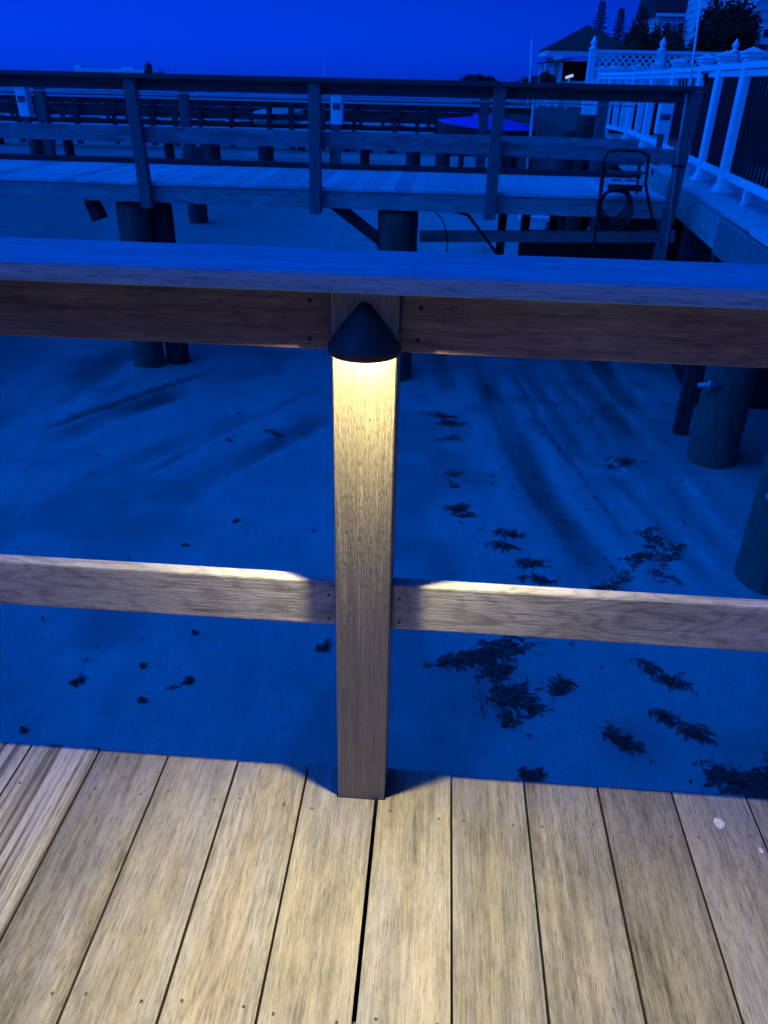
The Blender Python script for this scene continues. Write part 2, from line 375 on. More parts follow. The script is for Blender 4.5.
for x in (-1.7, 1.7):
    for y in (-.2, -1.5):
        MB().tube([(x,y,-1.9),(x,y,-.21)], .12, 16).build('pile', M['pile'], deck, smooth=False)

# ------------------------------------------------------------------ near railing
rail = thing('deck_railing', 'near timber railing with flat cap above the lit deck', 'railing')
MB().box(-.0445, .0445, 0, .089, -.24, .9585).build('post', M['post'], rail, bevel=.0025)
for x in (-2.05, 2.05):
    MB().box(x-.0445, x+.0445, 0, .089, -.24, .9585).build('post', M['post'], rail, bevel=.0025)
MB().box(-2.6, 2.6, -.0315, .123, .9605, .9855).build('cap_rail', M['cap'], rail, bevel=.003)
for a, c in ((-2.003, -.0465), (.0465, 2.003)):
    o = MB().box(0, c-a, .0267, .0505, -.0445, .0445).build('upper_rail', M['rail_up'], rail, bevel=.003, loc=(a, 0, .9135))
    for x, z in (((c-a-.030, .022), (c-a-.032, -.03)) if a < -1 else ((.026, .018), (.024, -.026))):
        MB().tube([(x,.0262,z),(x,.0285,z)], .0033, 9).build('screw', M['knot'], o)
    o = MB().box(0, c-a, .0267, .0505, -.0452, .0452).build('mid_rail', M['rail'], rail, bevel=.0035, loc=(a, 0, .4353))
    for x, z in (((c-a-.012, .018), (c-a-.013, -.030)) if a < -1 else ((.012, .018), (.013, -.030))):
        MB().tube([(x,.0262,z),(x,.0285,z)], .0025, 9).build('screw', M['knot'], o)

# ------------------------------------------------------------------ post lamp
lamp = thing('post_lamp', 'small dark half-cone downlight glowing under the cap rail', 'lamp', (0, 0, .87))
BZ = .885; RX, RY, HZ = .0478, .048, .059
prof = [(1.0, -.0075), (1.025, -.005), (1.03, .001), (1.01, .0045), (.97, .0065), (.68, .44*HZ), (.27, .84*HZ), (.15, .95*HZ), (.0, HZ)]
n = 40; s = MB(); vs = []; fs = []
for r_, z in prof:
    for k in range(n+1):
        a = math.pi*k/n
        vs.append((RX*r_*math.cos(a), -.0006-RY*r_*math.sin(a), BZ+z))
inner = []
for r_, z in [(.83, -.0075), (.83, .004), (.45, .5*HZ-.004), (.0, .85*HZ)]:
    for k in range(n+1):
        a = math.pi*k/n
        vs.append((RX*r_*math.cos(a), -.0006-RY*r_*math.sin(a), BZ+z))
np_ = len(prof); W = n+1
for i in range(np_-1):
    for k in range(n): fs.append((i*W+k, i*W+k+1, (i+1)*W+k+1, (i+1)*W+k))
o_ = np_*W
for i in range(3):
    for k in range(n): fs.append((o_+i*W+k, o_+(i+1)*W+k, o_+(i+1)*W+k+1, o_+i*W+k+1))
for k in range(n): fs.append((k, o_+k, o_+k+1, k+1))
s.add(vs, fs); so = s.build('lamp_shade', M['bronze'], None, smooth=True); at(lamp, so)
s = MB(); s.tube([(0,-.022,BZ+.0055),(0,-.022,BZ+.0095)], .017, 24); at(lamp, s.build('lens', M['lens']))
s = MB(); s.box(-.022,.022,-.006,-.0008,BZ+.006,BZ+.026); at(lamp, s.build('mounting_plate', M['bronze'], bevel=.001))

def light(name, kind, loc, power, colr, **kw):
    l = bpy.data.lights.new(name, kind); l.energy = power; l.color = colr
    for k, v in kw.items(): setattr(l, k, v)
    o = bpy.data.objects.new(name, l); col.objects.link(o); o.location = loc; return o
WARM = (1.0, .84, .42)
pl = light('lamp_bulb', 'POINT', (0, -.020, BZ-.0025), 24., WARM, shadow_soft_size=.004)
sl = light('lamp_reflector', 'SPOT', (0, -.021, BZ-.0025), 92., WARM, shadow_soft_size=.006, spot_size=R(155), spot_blend=1.0)
sl.rotation_euler = (R(-56), 0, 0)
for l in (pl, sl):
    at(lamp, l); l.data.use_nodes = True; nt = l.data.node_tree       # a diffused lens: soft close to the lamp
    em = next(n for n in nt.nodes if n.type == 'EMISSION'); lf = nt.nodes.new('ShaderNodeLightFalloff')
    lf.inputs['Strength'].default_value = 1.; lf.inputs['Smooth'].default_value = .028; nt.links.new(lf.outputs['Quadratic'], em.inputs['Strength'])

# ------------------------------------------------------------------ far pier (parallel, six metres off)
FY = 6.30
pier = thing('timber_pier', 'long weathered timber pier with railings crossing behind the near railing', 'pier', (0, FY, GZ))
A = lambda o: at(pier, o)
XL, XR = -9.3, 2.12
bmesh_board = None
x = XL; k = 0
while x < XR-.1 and k < 98:
    if bmesh_board is None:
        bmesh_board = A(MB().box(-.069, .069, 0, 1.55, -.032, 0).build('deck_board', M['fardeck'], bevel=.004, seg=1, loc=(x+.07, FY-.02, .345))); o = bmesh_board
    else:
        o = bmesh_board.copy(); o.location = (x+.07, FY-.02, .345+rnd.uniform(-.002,.002)); col.objects.link(o)
    x += .14; k += 1
A(MB().box(XL, 2.14, FY+.0, FY+.045, .165, .309).build('fascia', M['fascia'], bevel=.004))
A(MB().box(XL, 2.14, FY+1.50, FY+1.56, .349, .40).build('kerb', M['darkpile'], bevel=.004))
A(MB().box(XL, 2.14, FY+1.48, FY+1.525, .165, .309).build('fascia', M['treated'], bevel=.004))
for y in (.45, .85, 1.25): A(MB().box(XL, 2.14, FY+y, FY+y+.045, .15, .309).build('joist', M['joist']))
fx = [-7.45, -5.85, -4.25, -2.61, -1.042, .512, 2.075]
for i, x in enumerate(fx):
    w_ = .05 if x < 2 else .045; t = {3:.01, 6:-.03}.get(i, rnd.uniform(-.01,.01))
    s = MB(); s.bar((x+t, FY-.047, .125 if x < 2 else -.55), (x-t, FY-.047, 1.155), w_*2, .088, up=(0,1,0))
    A(s.build('post', M['treated_z'], bevel=.005))
for i, x in enumerate([-7.5, -5.9, -4.31, -2.73, -1.1, .47, 1.69]):
    A(MB().box(x-.05, x+.05, FY+1.71, FY+1.80, .125, 1.08).build('post', M['treated_z'], bevel=.005))
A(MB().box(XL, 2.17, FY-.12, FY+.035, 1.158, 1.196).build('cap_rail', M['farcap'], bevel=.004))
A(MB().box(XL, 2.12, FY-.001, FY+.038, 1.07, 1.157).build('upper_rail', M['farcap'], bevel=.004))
s = MB(); s.bar((XL, FY+.02, .735), (-1.05, FY+.02, .722), .038, .125); A(s.build('mid_rail', M['farrail'], bevel=.004))
s = MB(); s.bar((-1.046, FY+.02, .722), (2.12, FY+.02, .665), .038, .118); A(s.build('mid_rail', M['farrail'], bevel=.004))
A(MB().box(XL, 2.1, FY+1.68, FY+1.82, 1.082, 1.115).build('cap_rail', M['farcap'], bevel=.004))
A(MB().box(XL, 2.1, FY+1.67, FY+1.708, .60, .70).build('mid_rail', M['farrail'], bevel=.004))
# bright hose-thin line along the second handrail
s = MB(); s.tube([(XL,FY+1.66,1.03)] + [(XL+.8*i, FY+1.655, 1.02+.012*math.sin(i*1.9)) for i in range(1,14)] + [(2.0,FY+1.66,1.0)], .006, 6); A(s.build('rope', M['steel']))
def pile(px, py, r, z0, z1, mat='pile', parent=None, lean=(0,0), name='pile', n=22):
    s = MB(); pts = []; rad = []
    for i in range(15):
        t = i/14; pts.append((px+lean[0]*t, py+lean[1]*t, z0+(z1-z0)*t)); rad.append(r*(1.04-.07*t+.015*math.sin(i*2.3+px)))
    s.tube(pts, rad, n); return s.build(name, M[mat], smooth=True)
for x in (-7.6, -2.90, -.325, 1.95):
    w_ = 'pile' if x != 1.95 else 'darkpile'
    A(pile(x, FY+(.20 if x != 1.95 else 1.25), .155 if x == -2.90 else .185, GZ-.3, .14, w_, lean=(.06 if x == -2.9 else 0, 0)))
    A(pile(x-.25 if x < -2 else x, FY+1.5, .16, GZ-.3, .14, 'darkpile'))
    A(MB().box(x-(.05 if x < -2 else .15), x+.15, FY+.42, FY+1.62, .03, .148).build('pile_cap', M['darkpile'], bevel=.008))
A(pile(-3.15, FY+.14, .075, -.02, .16, 'darkpile', lean=(-.06, 0), name='bumper'))
A(pile(-2.63, FY+.36, .115, GZ-.3, .10, 'darkpile'))
s = MB(); s.bar((-.92, FY+.12, .20), (-.42, FY+.14, -.16), .05, .10); A(s.build('brace', M['darkpile'], bevel=.004))
s = MB(); s.bar((-.12, FY+.62, -.155), (2.35, FY+.62, -.075), .045, .105); A(s.build('waler', M['fascia'], bevel=.004))
s = MB(); s.bar((.95, FY+1.0, -.3), (2.3, FY+1.0, -.28), .08, .35); A(s.build('waler', M['darkpile'], bevel=.004))
for x in (.75, 1.0, 1.3, 1.62): A(MB().box(x-.045, x+.045, FY+1.50, FY+1.58, -1.5, .16).build('brace', M['darkpile'], bevel=.004))
# cables under the pier
tag(MB().tube([(.15,6.5,.16),(.33,6.48,.12),(.46,6.45,-.02),(.62,6.42,-.2),(.82,6.6,-.46),(.9,7.2,-.9),(.95,7.9,-1.4)], .014, 8).build('thick_cable', M['black'], smooth=True),
    'thick black cable sagging below the far pier, right of its centre pile', 'cable')
tag(MB().tube([(.02,6.4,.16),(.10,6.4,.08),(.15,6.4,-.05),(.16,6.4,-.3),(.15,6.8,-.8),(.18,7.6,-1.42)], .007, 6).build('thin_cable', M['black'], smooth=True),
    'thin black cable hanging straight down beside the centre pile of the far pier', 'cable')

# power pedestals and the like on the far pier
def pedestal(x, y, z0, z1, label, w_=.12):
    t = thing('power_pedestal', label, 'power pedestal', (x, y, z0), group='white power pedestals on the piers')
    at(t, MB().box(x-w_/2, x+w_/2, y-.06, y+.06, z0, z1).build('housing', M['vinyl'], bevel=.012))
    at(t, MB().box(x-w_/2-.008, x+w_/2+.008, y-.068, y+.068, z1+.001, z1+.05).build('cap', M['vinyl'], bevel=.018))
    at(t, MB().box(x-w_/2+.02, x+w_/2-.02, y-.066, y-.0605, z0+.14, z0+.2).build('outlet_cover', M['greymet'], bevel=.002))
    at(t, MB().box(x-.03, x+.03, y-.03, y+.03, z0-.42, z0-.001).build('stem', M['treated_z'], bevel=.003))
pedestal(-4.47, 8.0, .76, 1.02, 'white power pedestal at the far left, beside a dark post')
pedestal(-1.055, 7.86, .77, 1.03, 'white power pedestal just right of the far pier centre post')
# ------------------------------------------------------------------ dock ladder and hose at the pier's right end
t = thing('boarding_ladder', 'dark metal boarding ladder folded at the right end of the far pier', 'ladder', (1.6, 6.2, .34))
s = MB(); s.tube([(1.46,6.2,-.45),(1.455,6.2,.2),(1.43,6.2,.62),(1.46,6.2,.70),(1.55,6.2,.715),(1.72,6.2,.71),(1.80,6.2,.68),(1.82,6.22,.45),(1.90,6.22,.25),(1.99,6.22,.06)], .013, 8); at(t, s.build('ladder_rail', M['black'], smooth=True))
s = MB(); s.tube([(1.50,6.45,.35),(1.49,6.45,.66),(1.56,6.45,.70),(1.74,6.45,.69),(1.79,6.45,.64),(1.81,6.45,.35)], .013, 8); at(t, s.build('ladder_rail', M['black'], smooth=True))
for z, x0_, x1_ in ((.60,1.50,1.78),(.53,1.50,1.80)):
    at(t, MB().box(x0_, x1_, 6.22, 6.30, z, z+.02).build('step', M['greymet'], bevel=.003))
at(t, MB().box(1.53, 1.61, 6.18, 6.24, .475, .487).build('step', M['steel'], bevel=.002)); at(t, MB().box(1.64, 1.75, 6.18, 6.24, .475, .487).build('step', M['steel'], bevel=.002))
at(t, MB().box(1.50, 1.79, 6.17, 6.20, .40, .45).build('step', M['black'], bevel=.003))
s = MB()
for k in range(5):
    s.tube([(1.57+(.11+.012*k+.012*math.sin(2*a+k))*math.cos(a), 6.16-.014*k+.01*math.sin(3*a), .30-.01*k+(.11+.014*k+.012*math.sin(3*a+k))*math.sin(a)) for a in [i*2*math.pi/28 for i in range(29)]], .010, 6, caps=False)
tag(s.build('garden_hose', M['black'], smooth=True), 'coiled black hose hanging from the boarding ladder', 'hose')
t = thing('standpipe', 'thin pale pipe strapped to the last dark post of the far pier', 'pipe', (2.03, 6.2, 0))
s = MB(); s.tube([(2.015,6.2,1.14),(2.03,6.2,.8),(2.06,6.2,.35),(2.09,6.2,.0),(2.10,6.2,-.55)], .011, 8); at(t, s.build('pipe', M['steel'], smooth=True))
at(t, MB().box(2.005,2.11,6.183,6.216,.595,.615).build('strap', M['black'], bevel=.002)); at(t, MB().tube([(2.0,6.17,.28),(1.97,6.17,.29)], .016, 10).build('valve', M['steel']))
t = thing('white_pole', 'thin white pole rising above the right end of the far handrail', 'pole', (2.07, 6.42, .3))
s = MB(); s.tube([(2.14,6.42,.36),(2.085,6.42,1.2),(2.0,6.42,2.4)], [.012,.011,.008], 8); at(t, s.build('pole', M['whitepaint'], smooth=True))
at(t, MB().tube([(2.14,6.42,.346),(2.14,6.42,.37)], .03, 12).build('base', M['steel']))

# ------------------------------------------------------------------ side pier with white railing (right)
def sx(y): return 2.311 + (y-6.86)*.082           # its left edge
side = thing('side_pier', 'narrow side pier on round piles carrying the white railing', 'pier', (2.3, 5, GZ))
B_ = lambda o: at(side, o)
def slab(y0, y1, dx0, dx1, z0, z1, name, mat, bev=.004):
    vs = [(sx(y)+dx, y, z) for z in (z0, z1) for y in (y0, y1) for dx in (dx0, dx1)]
    s = MB(); s.add(vs, [(0,2,3,1),(4,5,7,6),(0,1,5,4),(2,6,7,3),(0,4,6,2),(1,3,7,5)]); return B_(s.build(name, M[mat], bevel=bev, seg=1))
slab(4.35, 16.0, 0, 1.25, .362, .40, 'deck', 'fardeck')
slab(-1.5, 4.345, -.02, 1.25, .362, .40, 'deck', 'fardeck')
slab(4.6, 16.0, .02, .065, .09, .360, 'fascia', 'fascia_y', .006)
slab(-1.5, 5.15, -.03, .016, .10, .352, 'fascia', 'treated', .01)
slab(-1.5, 16.0, 1.18, 1.22, .09, .360, 'fascia', 'treated')
slab(-1.5, 16.0, .3, .35, .12, .358, 'joist', 'joist'); slab(-1.5, 16.0, .75, .8, .12, .358, 'joist', 'joist')
for y, dx in ((4.85, .27), (3.08, .25), (1.2, .27), (8.2, .28), (11.5, .28), (14.5, .28)):
    B_(pile(sx(y)+dx, y, .185 if y != 3.08 else .20, GZ-.3, .10, 'pile' if y < 6 else 'darkpile', lean=(-.04,.0), n=26))
    B_(pile(sx(y)+dx+.75, y+.02, .18, GZ-.3, .10, 'darkpile'))
B_(MB().box(2.215, 2.335, 5.28, 5.36, GZ-.2, .12).build('brace', M['darkpile'], bevel=.006))
for px_, py_, pz in ((2.17, 4.72, -.80), (2.02, 2.86, -.78)):
    s = MB(); s.tube([(px_-.05,py_,pz),(px_+.12,py_-.02,pz+.02)], .022, 12); s.tube([(px_+.03,py_-.02,pz-.055),(px_+.03,py_-.02,pz+.05)], .018, 12)
    tag(s.build('pipe_clamp', M['steel'], bevel=0, smooth=True), 'pale metal pipe clamp on the ' + ('farther side-pier pile' if py_ > 4 else 'nearer side-pier pile at the photo edge'), 'clamp', group='pipe clamps on the piles')
slab(6.0, 8.7, .32, 1.1, -1.5, .08, 'bulkhead', 'darkpile')

def fx_(y): return 2.557 + (y-7.17)*.085
def fence_pt(y):
    if y <= 12.5: return Vector((fx_(y), y, 0))
    t = (y-12.5)/3.5; return Vector((3.01-.20*t, y, 0))
fen = thing('white_railing', 'white vinyl railing with capped posts on the side pier', 'railing', (2.5, 6.25, .4))
F_ = lambda o: at(fen, o)
posts_y = [4.35, 6.25, 7.17, 8.0, 9.6, 11.3, 12.9, 14.4, 15.3]
for y in posts_y:
    p = fence_pt(y); r = .048 if y > 5 else .048
    o = F_(MB().box(p.x-r, p.x+r, y-r, y+r, .402, 1.40).build('post', M['vinyl'], bevel=.006))
    s = MB()
    s.box(p.x-r-.018, p.x+r+.018, y-r-.018, y+r+.018, 1.401, 1.425)
    a = r+.030; s.box(p.x-a, p.x+a, y-a, y+a, 1.428, 1.446)
    a = r+.012; s.add([(p.x-a,y-a,1.447),(p.x+a,y-a,1.447),(p.x+a,y+a,1.447),(p.x-a,y+a,1.447),(p.x,y,1.478)], [(3,2,1,0),(0,1,4),(1,2,4),(2,3,4),(3,0,4)])
    c = s.build('post_cap', M['vinyl'], bevel=.003, seg=1); at(fen, c)
    s = MB(); zz = [(r+.028, .402, .43), (r+.012, .431, .47)]
    for a, z0, z1 in zz: s.box(p.x-a, p.x+a, y-a, y+a, z0, z1)
    at(fen, s.build('base_trim', M['vinyl'], bevel=.004, seg=1))
for i in range(len(posts_y)-1):
    a = fence_pt(posts_y[i]); c = fence_pt(posts_y[i+1]); d = (c-a).normalized(); a2 = a+d*.05; c2 = c-d*.05
    for z, hh, ww, nm in ((1.345, .045, .085, 'top_rail'), (1.295, .05, .045, 'top_rail'), (.545, .06, .05, 'bottom_rail')):
        s = MB(); s.bar((a2.x,a2.y,z), (c2.x,c2.y,z), ww, hh); F_(s.build(nm, M['vinyl'], bevel=.004, seg=1))
s = MB(); p = fence_pt(5.47); s.box(p.x-.022,p.x+.022,5.45,5.49,.402,.513); F_(s.build('support_foot', M['vinyl'], bevel=.004))
bal = {}
y = 4.5; nb = 0
while y < 9.4 and nb < 98:
    if min(abs(y-q_) for q_ in posts_y) > .07:
        p = fence_pt(y); kind = 'near' if y < 8 else 'mid'
        if kind not in bal:
            bal[kind] = F_(MB().box(-.010, .010, -.010, .010, .576, 1.269).build('baluster', M['black'], loc=(p.x, y, 0)))
        else:
            o = bal[kind].copy(); o.location = (p.x, y, 0); col.objects.link(o)
        nb += 1
    y += .105 if y < 8 else .2
for y in (12.2, 13.3, 13.8, 14.9, 15.7):
    p = fence_pt(y); F_(MB().box(p.x-.045,p.x+.045,y-.03,y+.03,.576,1.269).build('picket', M['vinyl'], bevel=.003))
p = fence_pt(8.0)
t = thing('floodlight', 'small black floodlight on the white railing', 'floodlight', (2.62, 7.9, 1.25))
s = MB(); s.tube([(2.575,7.72,1.285),(2.575,7.66,1.27)], [.03,.045], 14); at(t, s.build('lamp_head', M['black'])); s = MB(); s.bar((2.575,7.72,1.285),(2.60,7.95,1.31),.015,.015); at(t, s.build('bracket', M['black']))
pedestal(2.50, 8.75, .72, 1.02, 'white power pedestal near the white railing, behind the pier end', .15)
pedestal(2.50, 8.0, .02, .3, 'low white power pedestal beside the side pier under the mid rail', .1) if False else None

# lattice fence across the yard
lat = thing('lattice_fence', 'tall white fence with lattice top and pointed posts', 'fence', (2.8, 16, .4))
Lx = [2.76, 4.03, 5.36, 6.75, 8.1]
for x in Lx:
    LA = lambda o: at(lat, o)
    po = LA(MB().box(x-.065, x+.065, 15.935, 16.065, .1, 1.76).build('post', M['vinyl'], bevel=.008))
    s = MB(); prof = [(.085,1.762),(.085,1.785),(.05,1.79),(.04,1.82),(.062,1.85),(.062,1.88),(.035,1.925),(.008,1.975)]
    n = 12; vs = []; fs = []
    for r_, z in prof:
        for k in range(n): vs.append((x+r_*math.cos(k*2*math.pi/n), 16+r_*math.sin(k*2*math.pi/n), z))
    for i in range(len(prof)-1):
        for k in range(n): fs.append((i*n+k, i*n+(k+1)%n, (i+1)*n+(k+1)%n, (i+1)*n+k))
    fs.append(tuple(range((len(prof)-1)*n, len(prof)*n))); s.add(vs, fs); at(lat, s.build('finial', M['vinyl'], smooth=True))
for i in range(4):
    a, c = Lx[i]+.067, Lx[i+1]-.067
    at(lat, MB().box(a, c, 15.97, 16.03, 1.70, 1.755).build('top_rail', M['vinyl'], bevel=.004))
    at(lat, MB().box(a, c, 15.97, 16.03, 1.42, 1.47).build('mid_rail', M['vinyl'], bevel=.004))
    s = MB(); z0, z1 = 1.472, 1.698; hgt = z1-z0; x = a-hgt
    while x < c:
        for sg in (1, -1):
            p0, p1 = [x, z0 if sg > 0 else z1], [x+hgt, z1 if sg > 0 else z0]
            if p0[0] < a: f_ = (a-p0[0])/hgt; p0 = [a, p0[1]+(p1[1]-p0[1])*f_]
            if p1[0] > c: f_ = (p1[0]-c)/hgt; p1 = [c, p1[1]-(p1[1]-(z0 if sg > 0 else z1))*f_] if p1[0]-p0[0] > 1e-4 else p1
            if p1[0]-p0[0] > .02: s.bar((p0[0], 16+.006*sg, p0[1]), (p1[0], 16+.006*sg, p1[1]), .010, .036, up=(0,0,1))
        x += .125
    at(lat, s.build('lattice_panel', M['vinyl']))
    s = MB(); x = a
    while x < c-.02: s.box(x+.003, min(c, x+.145)-.003, 15.985, 16.015, .55, 1.418); x += .145
    at(lat, s.build('board_panel', M['vinyl'], bevel=.003, seg=1))
    at(lat, MB().box(a, c, 15.97, 16.03, .48, .548).build('bottom_rail', M['vinyl'], bevel=.004))

# ------------------------------------------------------------------ yard (land on the right)
s = MB(); P = [(4.2,3.5),(40,3.5),(200,30),(200,140),(20,140),(7,60),(3.0,40),(2.55,16.3),(4.2,16.3)]
s.add([(x,y,-3.) for x,y in P]+[(x,y,.36) for x,y in P], [tuple(reversed(range(9))), tuple(range(9,18))]+[(i,(i+1)%9,(i+1)%9+9,i+9) for i in range(9)])
tag(s.build('yard_ground', M['soil']), kind='structure')
bh = thing('timber_bulkhead', 'dark timber bulkhead holding the yard behind the side pier', 'bulkhead', (2.5, 16.2, GZ))
s = MB()
for i in range(17): s.box(2.40+i*.11, 2.40+i*.11+.1, 16.18, 16.26, -1.6, .34)
at(bh, s.build('wall', M['darkpile'], bevel=.004, seg=1))
for i in range(24):
    s = MB(); s.box(2.44-.08, 2.44, 16.3+i*1.0, 17.28+i*1.0, -1.6, .34); at(bh, s.build('wall_panel', M['darkpile'], bevel=.004, seg=1))
at(bh, MB().box(2.33, 4.3, 16.10, 16.175, .16, .34).build('waler', M['fascia'], bevel=.006))
# group of dark dolphin piles left of the yard corner and gangway
for i, (x, y, r, z1) in enumerate(((1.95, 12.3, .16, .55), (2.35, 13.2, .17, .75), (2.65, 12.2, .15, .45))):
    tag(pile(x, y, r, GZ-.3, z1, 'darkpile', name='mooring_pile'), ['dark mooring pile left of the yard corner, leftmost of three', 'dark mooring pile left of the yard corner, tallest of three', 'dark mooring pile beside the white railing, rightmost of three'][i], 'pile', group='mooring piles by the yard corner')
tag(MB().tube([(1.52,13.4,-1.5),(1.50,13.4,1.1)], .03, 10).build('mooring_pole', M['steel'], smooth=True), 'slim pale mooring pole right of the far pier post', 'pole')
tag(MB().tube([(2.02,10.8,.30),(2.22,10.8,.46),(2.75,10.8,.52)], .018, 8).build('handrail_pipe', M['whitepaint'], smooth=True), 'pale bent handrail pipe in front of the dark piles', 'pipe')
tag(MB().box(1.25, 1.75, 11.2, 11.55, -.62, -.56).build('landing_step', M['fardeck'], bevel=.01), 'short pale landing step seen below the far mid rail', 'step')

# ------------------------------------------------------------------ foliage
def leafmass(centres, n, size, seed):
    rs = random.Random(seed); s = MB()
    for _ in range(n):
        cx_, cy_, cz_, rx, ry, rz = rs.choice(centres)
        while True:
            u = Vector((rs.uniform(-1,1), rs.uniform(-1,1), rs.uniform(-1,1)))
            if .55 < u.length < 1: break
        u *= 1+.16*mnoise.noise(u*3+Vector((cx_,cy_,cz_)))*3
        p = Vector((cx_+u.x*rx, cy_+u.y*ry, cz_+u.z*rz))
        d = Vector((rs.gauss(0,1), rs.gauss(0,1), rs.gauss(0,1))).normalized(); e = d.orthogonal().normalized()
        L_ = size*rs.uniform(.6,1.4)
        s.add([p-d*L_*.5, p+e*L_*.28, p+d*L_*.5, p-e*L_*.28], [(0,1,2,3)])
    return s
def core(centres, f=.78):
    s = MB()
    for cx_, cy_, cz_, rx, ry, rz in centres:
        n, m_ = 14, 8; vs = []; fs = []
        for i in range(m_+1):
            th = math.pi*i/m_
            for k in range(n):
                ph = 2*math.pi*k/n; u = Vector((math.sin(th)*math.cos(ph), math.sin(th)*math.sin(ph), math.cos(th)))
                q_ = f*(1+.25*mnoise.noise(u*2.5+Vector((cx_,cz_,cy_))))
                vs.append((cx_+u.x*rx*q_, cy_+u.y*ry*q_, cz_+u.z*rz*q_))
        for i in range(m_):
            for k in range(n): fs.append((i*n+k, i*n+(k+1)%n, (i+1)*n+(k+1)%n, (i+1)*n+k))
        s.add(vs, fs)
    return s
def bush(name, label, cat, cs, n, size, seed, loc, group=None):
    t = thing(name, label, cat, loc, group)
    at(t, leafmass(cs, n, size, seed).build('foliage', M['leaf']))
    at(t, core(cs).build('branches', M['leaf']))
    for c in cs[:3]: at(t, MB().tube([(c[0],c[1],loc[2]-.05),(c[0]+.03,c[1],c[2])], [.05,.02], 8).build('trunk', M['bark']))
    return t
cs = [(4.6+rnd.uniform(-.15,.15), 5.2+i*.75, .62+rnd.uniform(-.05,.06), .75, .62, .52) for i in range(14)] + [(3.35+.42*i, 15.2, .60+rnd.uniform(-.04,.04), .38, .4, .42) for i in range(4)]
bush('hedge', 'low dark hedge running behind the white railing', 'hedge', cs, 16000, .06, 1, (4.6, 9, .36))
cs = [(5.72,19.2,2.0,.32,.5,.78),(5.95,19.2,1.95,.5,.6,.85),(6.25,19.4,2.0,.5,.7,.86),(6.45,19.6,1.95,.5,.6,.85),(6.1,19.3,1.2,.7,.6,.9),(6.5,19.6,1.2,.5,.6,.9),(5.75,19.0,1.3,.4,.5,.9)]
bush('tall_shrub', 'very dark tall shrub behind the lattice fence, right of the white pole', 'shrub', cs, 22000, .09, 2, (6.3, 19.4, .36))
cs = [(5.9+i*.55, 27+rnd.uniform(-.3,.3), 1.55+rnd.uniform(-.1,.1), .6, .7, 1.3) for i in range(5)]
bush('hedge', 'dark hedge beyond the lattice fence, between gazebo and white pole', 'hedge', cs, 16000, .1, 3, (7, 25, .36))
def conifer(x, y, z0, H_, r, label, seed):
    rs = random.Random(seed)
    t = thing('conifer_tree', label, 'tree', (x, y, z0), group='conifers behind the gazebo')
    at(t, MB().tube([(x,y,z0-.2),(x,y,z0+H_*.6),(x+.03,y,z0+H_)], [.12,.07,.01], 8).build('trunk', M['bark']))
    s = MB()
    for i in range(120):
        f = (i/120)**.9; z = z0+H_*(.12+.87*f); rr = r*1.05*(1-f)**.9*rs.uniform(.45,1.25)+.05; a = i*2.399+rs.uniform(-.3,.3)
        o1 = Vector((math.cos(a), math.sin(a), 0)); tip = Vector((x,y,z))+o1*rr+Vector((0,0,-.22*rr+.05))
        b0 = Vector((x,y,z))
        for j in range(9):
            u = (j+1)/9; p = b0.lerp(tip, u); w_ = .15*(1.15-u)+.03
            for sg in (-1,1):
                e = Vector((-o1.y, o1.x, 0))*sg
                q0 = p; q1 = p+e*w_+o1*.07+Vector((0,0,rs.uniform(-.07,.03))); q2 = p+o1*.06+Vector((0,0,.03)); s.add([q0, q1, q2+e*w_*.35], [(0,1,2)])
    at(t, s.build('crown', M['leaf_p']))
    return t
conifer(7.95, 48, .3, 4.75, 1.15, 'conifer directly behind the gazebo roof peak, leftmost', 1)
conifer(9.0, 48, .3, 4.45, .95, 'conifer second from the left behind the gazebo', 2)
conifer(10.15, 48, .3, 4.55, 1.1, 'conifer third from the left, beside the house', 3)
conifer(11.0, 48, .3, 3.7, .8, 'shortest conifer, rightmost of the row by the house', 4)

# ------------------------------------------------------------------ buildings
gz = thing('gazebo', 'open gazebo with brown hip roof and white posts', 'gazebo', (5.5, 35, .36))
G = lambda o: at(gz, o)
ax, ay = 5.45, 35.2; hw, hd = 1.72, 1.6; ez, tz = 2.33, 3.2
s = MB(); s.add([(ax-hw,ay-hd,ez),(ax+hw,ay-hd,ez),(ax+hw,ay+hd,ez),(ax-hw,ay+hd,ez),(ax-.05,ay,tz),(ax+.05,ay,tz),(ax-hw,ay-hd,ez-.03),(ax+hw,ay-hd,ez-.03),(ax+hw,ay+hd,ez-.03),(ax-hw,ay+hd,ez-.03)],
   [(0,1,5,4),(1,2,5),(2,3,4,5),(3,0,4),(6,9,8,7),(0,6,7,1),(1,7,8,2),(2,8,9,3),(3,9,6,0)]); G(s.build('roof', M['roof']))
G(MB().box(ax-hw+.05,ax+hw-.05,ay-hd+.05,ay-hd+.15,ez-.22,ez-.035).build('beam', M['whitepaint'], bevel=.01))
G(MB().box(ax-hw+.05,ax-hw+.15,ay-hd+.16,ay+hd-.1,ez-.22,ez-.035).build('beam', M['whitepaint'], bevel=.01))
for x in (ax-hw+.5, ax+hw-.2):
    for y in (ay-hd+.1, ay+hd-.2): G(MB().box(x-.17,x+.17,y-.1,y+.1,.36,ez-.225).build('post', M['whitepaint'], bevel=.02))
G(MB().box(ax-1.0,ax+1.3,ay+hd-.4,ay+hd-.3,.36,2.0).build('wall_panel', M['glass'], bevel=.01))
for z in (.9, 1.2): G(MB().box(ax-.95,ax+1.2,ay-hd+.05,ay-hd+.13,z,z+.07).build('rail', M['whitepaint'], bevel=.01))
s = MB(); s.box(ax-hw+.3, ax+.2, ay-hd-.06, ay-hd+.02, .37, 1.05); G(s.build('skirt_panel', M['whitepaint'], bevel=.01))
